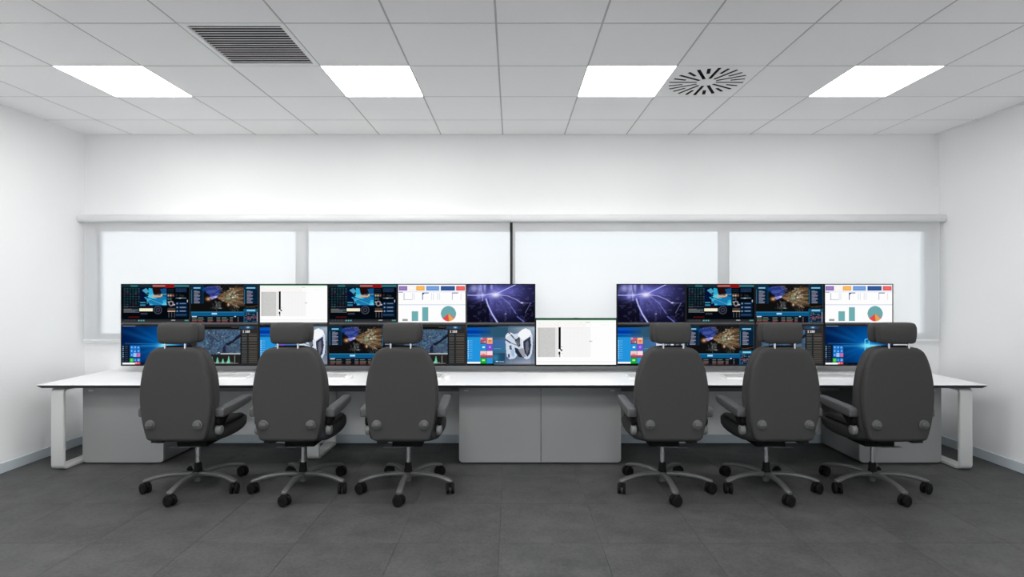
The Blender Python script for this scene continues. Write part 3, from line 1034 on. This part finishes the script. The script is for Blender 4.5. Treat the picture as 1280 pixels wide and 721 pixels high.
def pic_turbine():
    a = canvas((78, 104, 128))
    blend(a, np.clip(1 - U / .62, 0, 1), (14, 70, 110)); blend(a, np.clip((U - .55) * 2.4, 0, 1) * .9, (138, 156, 178)); blend(a, np.clip((U - .62) * 2.4, 0, 1) * np.clip(.3 - V_, 0, .3) * 3, (206, 214, 220))
    blend(a, np.clip((V_ - .84) * 6, 0, 1) * np.clip(U - .45, 0, .4) * 2.4, (190, 182, 196))
    chk = ((XX + YY) % 4 < 2)
    blend(a, (chk & (U > .66)) * .22, (70, 84, 110)); blend(a, (chk & (U > .94) & (V_ > .4)) * .5, (40, 46, 66))
    R(a, 0, 0, .62, .045, (4, 14, 30)); blend(a, (V_ < .045) * np.clip((U - .3) * 4, 0, .8), (60, 90, 104))
    R(a, 0, .06, .35, .22, (4, 84, 190)); R(a, 0, .13, .35, .20, (2, 56, 150)); blend(a, (V_ < .30) * (V_ > .05) * np.clip((U - .12) * 3.2, 0, 1) * (U < .6), (44, 84, 108))
    R(a, 0, .22, .20, .24, (20, 110, 214)); R(a, 0, .27, .38, .30, (20, 110, 190), .6)
    R(a, .38, .36, .56, .55, (60, 110, 170), .7); R(a, .38, .55, .56, .66, (44, 116, 160), .7); line(a, .39, .59, .50, .59, .5, (140, 180, 214), .7)
    R(a, .38, .70, .56, .96, (24, 66, 96), .8); glow(a, .42, .82, .05, .10, (60, 160, 196), .6)
    # silver ring machine
    poly(a, [(.565, .26), (.61, .16), (.70, .22), (.745, .20), (.80, .12), (.86, .07), (.93, .12), (.965, .26), (.97, .50), (.955, .72), (.92, .84), (.87, .86), (.82, .80), (.77, .70), (.70, .84), (.63, .86), (.585, .78), (.57, .55)], (206, 216, 230))
    poly(a, [(.745, .24), (.80, .12), (.86, .07), (.93, .12), (.95, .22), (.90, .30), (.82, .38)], (244, 247, 250))
    poly(a, [(.83, .40), (.93, .28), (.945, .50), (.925, .72), (.89, .80), (.85, .70), (.83, .55)], (52, 56, 76)); poly(a, [(.86, .45), (.90, .38), (.91, .60), (.885, .74), (.865, .62)], (108, 108, 124))
    poly(a, [(.70, .55), (.76, .60), (.80, .74), (.84, .82), (.76, .80), (.71, .68)], (38, 44, 64)); poly(a, [(.75, .60), (.83, .58), (.87, .80), (.82, .80)], (150, 154, 164))
    poly(a, [(.70, .38), (.775, .28), (.785, .52), (.76, .56)], (58, 62, 74)); line(a, .72, .40, .76, .5, .6, (170, 176, 184)); line(a, .745, .36, .77, .48, .6, (150, 156, 164))
    line(a, .61, .17, .68, .30, 1.3, (40, 56, 82)); line(a, .68, .32, .74, .38, 1.0, (60, 70, 90)); line(a, .57, .36, .64, .44, 1.6, (44, 64, 96)); line(a, .64, .44, .76, .52, .8, (70, 84, 110))
    poly(a, [(.62, .52), (.655, .50), (.66, .62), (.63, .62)], (70, 92, 128)); poly(a, [(.60, .72), (.63, .72), (.63, .82), (.605, .82)], (66, 92, 136)); poly(a, [(.64, .64), (.69, .60), (.70, .80), (.66, .78)], (156, 186, 220))
    line(a, .815, .38, .825, .56, 1.2, (240, 244, 248)); line(a, .58, .28, .66, .20, .8, (250, 252, 255))
    for k in range(12):
        y = .36 + .035 * k
        R(a, .965, y, .99, y + .014, (44, 48, 66), .8)
    R(a, .42, .90, .46, .93, (210, 232, 244)); R(a, .47, .90, .55, .935, (146, 156, 164), .9)
    tiles(a, 0, 0, True)
    R(a, 0, .97, .40, 1, (4, 6, 10)); R(a, .40, .97, 1, 1, (90, 90, 104), .6)
    return a


M['screen'] = bpy.data.materials.new('lit_screen')
M['screen'].use_nodes = True
_n, _l = M['screen'].node_tree.nodes, M['screen'].node_tree.links
_n.clear()
_o = _n.new('ShaderNodeOutputMaterial'); _e = _n.new('ShaderNodeEmission'); _a = _n.new('ShaderNodeAttribute')
_a.attribute_name = 'picture'
_e.inputs['Strength'].default_value = .93
_l.new(_a.outputs['Color'], _e.inputs['Color']); _l.new(_e.outputs[0], _o.inputs[0])

MWD, MHT = .6455, .3825


def screen_mesh(name, pic, w, h):
    """a grid of W x H points facing the room, one colour per point"""
    xs = np.linspace(-w / 2, w / 2, W); zs = np.linspace(h / 2, -h / 2, H)
    X, Z = np.meshgrid(xs, zs)
    co = np.stack([X.ravel(), np.zeros(W * H), Z.ravel()], 1).astype(np.float32)
    idx = np.arange(W * H).reshape(H, W)
    q = np.stack([idx[1:, :-1].ravel(), idx[1:, 1:].ravel(), idx[:-1, 1:].ravel(), idx[:-1, :-1].ravel()], 1).astype(np.int32)
    me = bpy.data.meshes.new(name)
    me.vertices.add(W * H); me.vertices.foreach_set('co', co.ravel())
    me.loops.add(q.size); me.loops.foreach_set('vertex_index', q.ravel())
    me.polygons.add(len(q)); me.polygons.foreach_set('loop_start', np.arange(0, q.size, 4, dtype=np.int32))
    me.update(calc_edges=True)
    c = np.clip(pic, 0, 255) / 255.0
    c = np.where(c <= .04045, c / 12.92, ((c + .055) / 1.055) ** 2.4)
    rgba = np.ones((W * H, 4), np.float32); rgba[:, :3] = c.reshape(-1, 3)
    at = me.attributes.new('picture', 'FLOAT_COLOR', 'POINT')
    at.data.foreach_set('color', rgba.ravel())
    me.materials.append(M['screen'])
    return me


PICS = dict(A=pic_dash(), B=pic_brain(), C=pic_sheet(), D=pic_bars(), E=pic_plasma(), F=pic_beams(), G=pic_map(), H=pic_turbine())
SIDE, TOPB, CHIN = .0075, .0075, .022
SM = {k: screen_mesh('screen', p, MWD - 2 * SIDE, MHT - TOPB - CHIN) for k, p in PICS.items()}
SMC = screen_mesh('screen', PICS['C'], .764 - .018, .4495 - .009 - .014)
CM = {}


def casing(w, h, side, top, chin):
    key = (w, h, chin)
    if key in CM: return CM[key]
    f = MB()
    x0, x1, z0, z1 = -w / 2 + .001, w / 2 - .001, -h / 2, h / 2
    f.box(x0, x1, .004, .030, z0, z1, .002, 1)
    ax0, ax1, az0, az1 = -w / 2 + side, w / 2 - side, -h / 2 + chin, h / 2 - top
    f.box(x0, ax0, -.002, .004, z0, z1); f.box(ax1, x1, -.002, .004, z0, z1); f.box(ax0, ax1, -.002, .004, az1, z1)
    f.box(ax0, ax1, -.002, .004, z0, z0 + .004)
    cs = f.mesh('casing', M['monitor'], 30)
    c = MB().box(ax0, ax1, -.0025, .004, z0 + .004, az0).mesh('chin', M['chin'] if chin > .015 else M['monitor'], 30)
    b = MB().box(-w * .28, w * .28, .030, .044, -h * .28, h * .3, .006, 2).mesh('rear_housing', M['monitor'], 30)
    CM[key] = (cs, c, b, (az0 + az1) / 2)
    return CM[key]


YM = 5.20
WHAT = dict(A='dark red-topped dashboard', B='orange fibre cloud', C='white spreadsheet', D='pie chart page', E='violet lightning',
            F='blue light beams', G='dark city map', H='blue menu, silver ring')


def monitor(pic, x, z, w, h, lab, upper, side=SIDE, top=TOPB, chin=CHIN, sm=None, grp='wall of control room monitors'):
    t = tag(empty('monitor', (x, YM, z)), lab, 'monitor', grp)
    cs, c, b, zc = casing(w, h, side, top, chin)
    new_obj('casing', cs, t); new_obj('chin', c, t); new_obj('rear_housing', b, t)
    sc_ = new_obj('screen', sm or SM[pic], t, (0, .0025, zc))
    if sm is None:
        sc_.scale.z = (h - top - chin) / (MHT - TOPB - CHIN)
    if upper:
        MB().box(-.02, .02, .044, .060, -h * .5, .05).build('mounting_post', M['black'], t)
    else:
        k = MB()
        za = .90 - z
        k.box(-.02, .02, .044, .062, za - .03, h / 2)
        k.box(-.022, .022, .062, YB - .008 - YM, za - .02, za + .02)
        k.box(-.05, .05, YB - .008 - YM, YB - YM, za - .05, za + .05)
        k.build('wall_arm', M['black'], t)
    return t


ORD = ['first', 'second', 'third', 'fourth', 'fifth', 'sixth']


def mlab(bank, row, k, p):
    return '%s monitor in the %s row of the %s bank, %s' % (ORD[k], row, bank, WHAT[p])



ZU, ZL = 1.352, .9685
XL0, XR0 = (151 - 640) / 133.65, (771 - 640) / 133.65
for k, p in enumerate('ABCADE'):
    monitor(p, XL0 + (k + .5) * .6465, ZU, MWD, MHT, mlab('left', 'upper', k, p), True)
for k, p in enumerate('FGHBGH'):
    monitor(p, XL0 + (k + .5) * .6465, ZL, MWD, MHT, mlab('left', 'lower', k, p), False, chin=.011)
monitor('C', .600, .9985, .764, .4495, 'single larger monitor between the two banks, white spreadsheet', False, .009, .009, .014, SMC)
for k, p in enumerate('EABD'):
    monitor(p, XR0 + (k + .5) * .6465, ZU, MWD, MHT, mlab('right', 'upper', k, p), True)
for k, p in enumerate('HBGF'):
    monitor(p, XR0 + (k + .5) * .6465, ZL, MWD, MHT, mlab('right', 'lower', k, p), False, chin=.011)

# ------------------------------------------------------------------ keyboards and mice
kbm = MB().prism([(-.07, 0), (.07, 0), (.07, .020), (-.07, .010)], 'x', -.225, .225, .002).mesh('body', M['kb'], 40)
kk = MB()
for r in range(6):
    y0 = -.058 + r * .0195
    z = .0105 + (y0 + .07) * .071
    xs = [(-.215 + .0195 * q, .0165) for q in range(15)] + [(.092 + .0195 * q, .0165) for q in range(3)] + [(.157 + .0195 * q, .0165) for q in range(3)]
    if r == 0:
        xs = [(-.215, .024), (-.188, .020), (-.165, .020), (-.142, .105), (-.034, .02), (-.011, .02), (.012, .02), (.035, .03)] + xs[15:]
    for x, w in xs:
        kk.box(x, x + w, y0, y0 + .0165, z - .002, z + .006)
keym = kk.mesh('keys', M['key'], 30)
KB = [(-2.55, 'white keyboard on the desk between the first and second chairs from the left'),
      (-1.69, 'white keyboard on the desk between the second and third chairs, left of the mouse'),
      (-.85, 'white keyboard on the desk in front of the third chair from the left, mostly hidden'),
      (1.25, 'white keyboard mostly hidden behind the fourth chair, right of the middle cabinets'),
      (2.10, 'white keyboard on the desk between the fourth and fifth chairs'),
      (2.925, 'white keyboard on the desk between the fifth and sixth chairs')]
for x, lab in KB:
    t = tag(empty('keyboard', (x, 4.93, DZ)), lab, 'keyboard', 'keyboards on the desk')
    new_obj('body', kbm, t)
    tag(new_obj('keys', keym, t), kind='stuff')


def mouse_mesh():
    mb = MB(); R_ = []
    for q in range(9):
        f = q / 8 * PI / 2
        r, z = math.cos(f) ** .6 if q < 8 else .02, .030 * math.sin(f)
        R_.append([Vector((.034 * r * math.cos(t), .055 * r * math.sin(t), z + .004 * r * math.sin(t) * math.sin(f))) for t in [2 * PI * i / 24 for i in range(24)]])
    mb.rings(R_)
    return mb.mesh('shell', M['kb'], 60)


mm = mouse_mesh()
for x, y, lab in ((-1.43, 4.88, 'white computer mouse between the second and third chairs'), (-.565, 4.88, 'white computer mouse on the desk right of the third chair')):
    t = tag(empty('computer_mouse', (x, y, DZ)), lab, 'mouse', 'computer mice on the desk')
    new_obj('shell', mm, t)
    MB().cyl((-.003, .028, .0245), (.003, .028, .0245), .006, n=12).build('scroll_wheel', M['arm'], t)

# ------------------------------------------------------------------ chairs


def sring(cx, cy, cz, rx, ry, n=32, e=4.0, plane='xy', squash=None):
    pts = []
    for i in range(n):
        t = 2 * PI * i / n
        c, s = math.cos(t), math.sin(t)
        u = math.copysign(abs(c) ** (2 / e), c) * rx
        v = math.copysign(abs(s) ** (2 / e), s) * ry
        pts.append(Vector((cx + u, cy + v, cz)) if plane == 'xy' else Vector((cx + u, cy, cz + v)))
    return pts


HS = [0.425, .432, .445, .480, .547, .610, .665, .720, .777, .850, .927, .980, 1.020, 1.050, 1.070, 1.083, 1.089]
WS = [0.160, .192, .205, .216, .233, .243, .249, .252, .251, .244, .229, .213, .196, .178, .158, .134, .100]


def interp(h):
    return float(np.interp(h, HS, WS))


def back_y(h):
    """rear surface of the backrest: gentle curve, leaning back at the top"""
    return -.300 - .012 * (h - .75)


CHAIR = []      # list of (name, mesh, parent index)


def part(name, mb, m, smooth=40, parent=None):
    CHAIR.append((name, mb.mesh(name, m, smooth), parent))
    return len(CHAIR) - 1


# rear shell of the backrest
def shell_rings(inset, d0, d1, ex):
    """stack of rounded sections; d0 rear offset, d1 front offset"""
    rings = []
    fine = np.concatenate([[HS[0]], np.linspace(.430, .46, 5), np.linspace(.48, 1.02, 19), np.linspace(1.035, 1.089, 8)])
    for h in fine:
        w = interp(h) - inset - (max(0, h - .9) * .07 if d1 > .1 else 0)
        k0 = max(0, min(1, (h - HS[0]) / .03)); k1 = max(0, min(1, (HS[-1] - h) / .045))
        k = math.sqrt(1 - (1 - min(k0, k1)) ** 2) if min(k0, k1) < 1 else 1
        k = max(k, .22)
        y0, y1 = back_y(h) + d0, back_y(h) + d1
        cy, ry = (y0 + y1) / 2, (y1 - y0) / 2 * k
        rings.append(sring(0, cy, h, w, ry, 40, ex))
    return rings


part('backrest', MB().rings(shell_rings(.003, .0, .062, 6.0)), M['fabric'], 50)
part('back_cushion', MB().rings(shell_rings(.0, .058, .165, 4.2)), M['fabric'], 50)

# headrest, its wings and two posts
hr = MB(); R_ = []
for z, w, d in ((1.111, .095, .030), (1.115, .112, .040), (1.124, .122, .048), (1.15, .127, .053), (1.19, .130, .054), (1.225, .129, .052), (1.247, .122, .045), (1.256, .112, .036), (1.260, .095, .026)):
    R_.append(sring(0, -.255 - .01 * (z - 1.1), z, w, d, 36, 4.2))
hr.rings(R_)
part('headrest', hr, M['fabric'], 50)
hw = MB(); R_ = []
for z, w, d in ((1.114, .110, .030), (1.119, .124, .040), (1.133, .133, .045), (1.19, .138, .048), (1.235, .134, .044), (1.250, .122, .034), (1.254, .108, .026)):
    R_.append(sring(0, -.170, z, w, d, 36, 3.2))
hw.rings(R_)
part('headrest_cushion', hw, M['fabric'], 50)
for s in (-1, 1):
    part('headrest_post', MB().cyl((s * .070, -.285, 1.08), (s * .070, -.285, 1.122), .0075, n=12), M['chrome'])
part('headrest_bracket', MB().box(-.085, .085, -.255, -.225, 1.083, 1.096, .003, 1), M['black'])

# adjustment knobs on the rear shell
for s in (-1, 1):
    kn = MB()
    y = back_y(.547)
    kn.lathe((s * .165, y + .004, .547), (0, -1, 0), [(0, .035), (.010, .035), (.013, .031), (.014, .027), (.024, .025), (.027, .021)], 28)
    kn.box(s * .165 - .020, s * .165 + .020, y - .029, y - .020, .543, .551, .001, 1)
    part('adjustment_knob', kn, M['knob'])

# seat cushion: deep bucket with a raised front lip
st = MB(); R_ = []
ys = [(-.235, .20, .430, .485), (-.225, .225, .415, .500), (-.19, .242, .400, .508), (-.10, .252, .380, .506), (0, .258, .374, .505), (.10, .262, .376, .507),
      (.17, .263, .384, .511), (.22, .260, .402, .514), (.245, .252, .428, .513), (.258, .238, .455, .508), (.264, .215, .476, .502)]
for y, w, z0, z1 in ys:
    R_.append(sring(0, y, (z0 + z1) / 2, w, (z1 - z0) / 2, 36, 3.6, 'xz'))
st.rings(R_)
part('seat', st, M['seatfab'], 50)
for s in (-1, 1):
    sb = MB()
    R_ = []
    for y, z, r in ((-.20, .500, .020), (-.15, .512, .034), (0, .515, .038), (.12, .514, .038), (.20, .508, .032), (.235, .500, .016)):
        R_.append([Vector((s * .215 + r * 1.1 * math.cos(t), y, z + r * .55 * math.sin(t))) for t in [2 * PI * i / 16 for i in range(16)]])
    sb.rings(R_)
    part('side_bolster', sb, M['seatfab'], 60)

# mechanism, lever, gas lift
me_ = MB()
me_.box(-.10, .12, -.10, .12, .338, .392, .008, 2)
me_.prism([(-.20, .438), (-.12, .372), (-.02, .350), (.08, .350), (.08, .392), (-.20, .452)], 'x', -.055, .055, .003)
me_.prism([(-.292, .442), (-.16, .400), (-.16, .420), (-.292, .470)], 'x', -.16, -.09)
part('tilt_mechanism', me_, M['black'])
part('tilt_lever', MB().box(-.175, -.03, -.070, -.035, .321, .326, .001, 1).box(-.10, .05, -.07, .05, .326, .340, .003, 1), M['cap'])
part('recline_lever', MB().box(-.165, -.09, -.295, -.27, .420, .432, .002, 1).box(-.14, -.09, -.285, -.20, .416, .424, .002, 1), M['black'])
part('gas_lift', MB().cyl((0, 0, .19), (0, 0, .345), .0165, n=20), M['chrome'])
part('lift_sleeve', MB().lathe((0, 0, .120), (0, 0, 1), [(0, .033), (.03, .027), (.070, .024), (.076, .022), (.078, .016)], 24), M['black'])

# armrests: pad, bracket and side pivot cap
for s in (-1, 1):
    pad = MB(); R_ = []
    for y, xc, w, zt, zb in ((-.222, .272, .022, .636, .592), (-.217, .272, .032, .644, .584), (-.20, .272, .036, .650, .580), (-.10, .274, .037, .655, .586), (.0, .274, .036, .659, .592),
                             (.10, .272, .035, .662, .600), (.18, .268, .034, .662, .606), (.235, .262, .031, .658, .612), (.262, .256, .024, .650, .618), (.272, .253, .012, .642, .626)):
        R_.append([Vector((s * xc, 0, 0)) + Vector((p.x, y, p.z)) for p in sring(0, 0, (zt + zb) / 2, w, (zt - zb) / 2, 24, 5.0, 'xz')])
    pad.rings(R_)
    a_ = part('armrest', pad, M['arm'], 50)
    br = MB()
    br.prism([(-.205, .590), (-.06, .600), (-.03, .600), (-.06, .575), (-.12, .525), (-.15, .515), (-.19, .515), (-.212, .54)], 'x', min(s * .250, s * .268), max(s * .250, s * .268), .003)
    part('arm_bracket', br, M['black'], 40, a_)
    pv = MB().lathe((s * .246, -.175, .550), (s, 0, 0), [(0, .036), (.02, .036), (.026, .028)], 24)
    part('arm_pivot', pv, M['black'], 40, a_)
    cp = MB().lathe((s * .240, -.178, .484), (s, 0, 0), [(0, .036), (.022, .036), (.030, .031), (.034, .020)], 28)
    part('pivot_cap', cp, M['cap'], 40)

# five-star base with twin-wheel castors
hub = MB().lathe((0, 0, .052), (0, 0, 1), [(0, .012), (.004, .024), (.045, .028), (.066, .036), (.074, .034), (.075, .02)], 28)
part('base_hub', hub, M['starbase'])
SW = [0, 25, -72, 15, -70]      # swivel of the castors
for k in range(5):
    th = math.radians(-90 + 72 * k)
    dv, nv = Vector((math.cos(th), math.sin(th), 0)), Vector((-math.sin(th), math.cos(th), 0))
    lg = MB(); R_ = []
    for r, z, w, h_ in ((.018, .108, .024, .020), (.06, .116, .022, .018), (.12, .121, .0205, .016), (.18, .1205, .0195, .015), (.24, .115, .0195, .014), (.29, .1055, .021, .014), (.325, .096, .023, .013), (.345, .092, .022, .011), (.358, .089, .014, .007)):
        c = dv * r + Vector((0, 0, z))
        ring = []
        for i in range(16):
            t = 2 * PI * i / 16
            u = math.copysign(abs(math.cos(t)) ** .7, math.cos(t)) * w
            v = math.copysign(abs(math.sin(t)) ** .7, math.sin(t)) * h_
            ring.append(c + nv * u + Vector((0, 0, v)))
        R_.append(ring)
    lg.rings(R_)
    li = part('base_leg', lg, M['starbase'], 50)
    cs = MB()
    c = dv * .343
    ang = {0: math.radians(70), 1: math.radians(10), 2: math.radians(64), 3: math.radians(-60), 4: math.radians(62)}[k]
    ax = Vector((math.cos(ang), math.sin(ang), 0))
    rr = .038
    cs.cyl(c + Vector((0, 0, .045)), c + Vector((0, 0, .086)), .010, n=12)
    for s in (-1, 1):
        a0 = c + ax * (s * .009) + Vector((0, 0, rr))
        cs.lathe(a0, ax * s, [(0, rr * .92), (.002, rr), (.017, rr), (.020, rr * .86), (.021, rr * .5), (.019, rr * .3)], 24)
    perp = Vector((-ax.y, ax.x, 0))
    hood = []
    for q in range(9):
        f = PI * q / 8
        p = c + perp * (.041 * math.cos(f)) + Vector((0, 0, rr + .041 * math.sin(f)))
        hood.append(p)
    for p, q in zip(hood[1:-2], hood[2:-1]):
        cs.cyl(p - ax * 0, q - ax * 0, .006, n=8)
    part('castor', cs, M['black'], 40, li)


def mirrored(me):
    m2 = me.copy()
    m2.transform(Matrix.Scale(-1, 4, (1, 0, 0)))
    m2.flip_normals()
    return m2


MIR = [(n, mirrored(m), p) for n, m, p in CHAIR]
CX = [(-2.36, 0, 'dark grey control room chair, leftmost, in front of the left cabinet'),
      (-1.57, 0, 'dark grey control room chair, second from the left'),
      (-.78, 0, 'dark grey control room chair just left of the middle cabinets'),
      (1.13, 1, 'dark grey control room chair just right of the middle cabinets'),
      (1.91, 1, 'dark grey control room chair, second from the right'),
      (2.71, 1, 'dark grey control room chair, rightmost, in front of the right cabinet')]
for x, mir, lab in CX:
    t = tag(empty('office_chair', (x, 4.18, 0)), lab, 'chair', 'chairs along the desk')
    made = []
    for n, m, p in (MIR if mir else CHAIR):
        made.append(new_obj(n, m, t if p is None else made[p]))
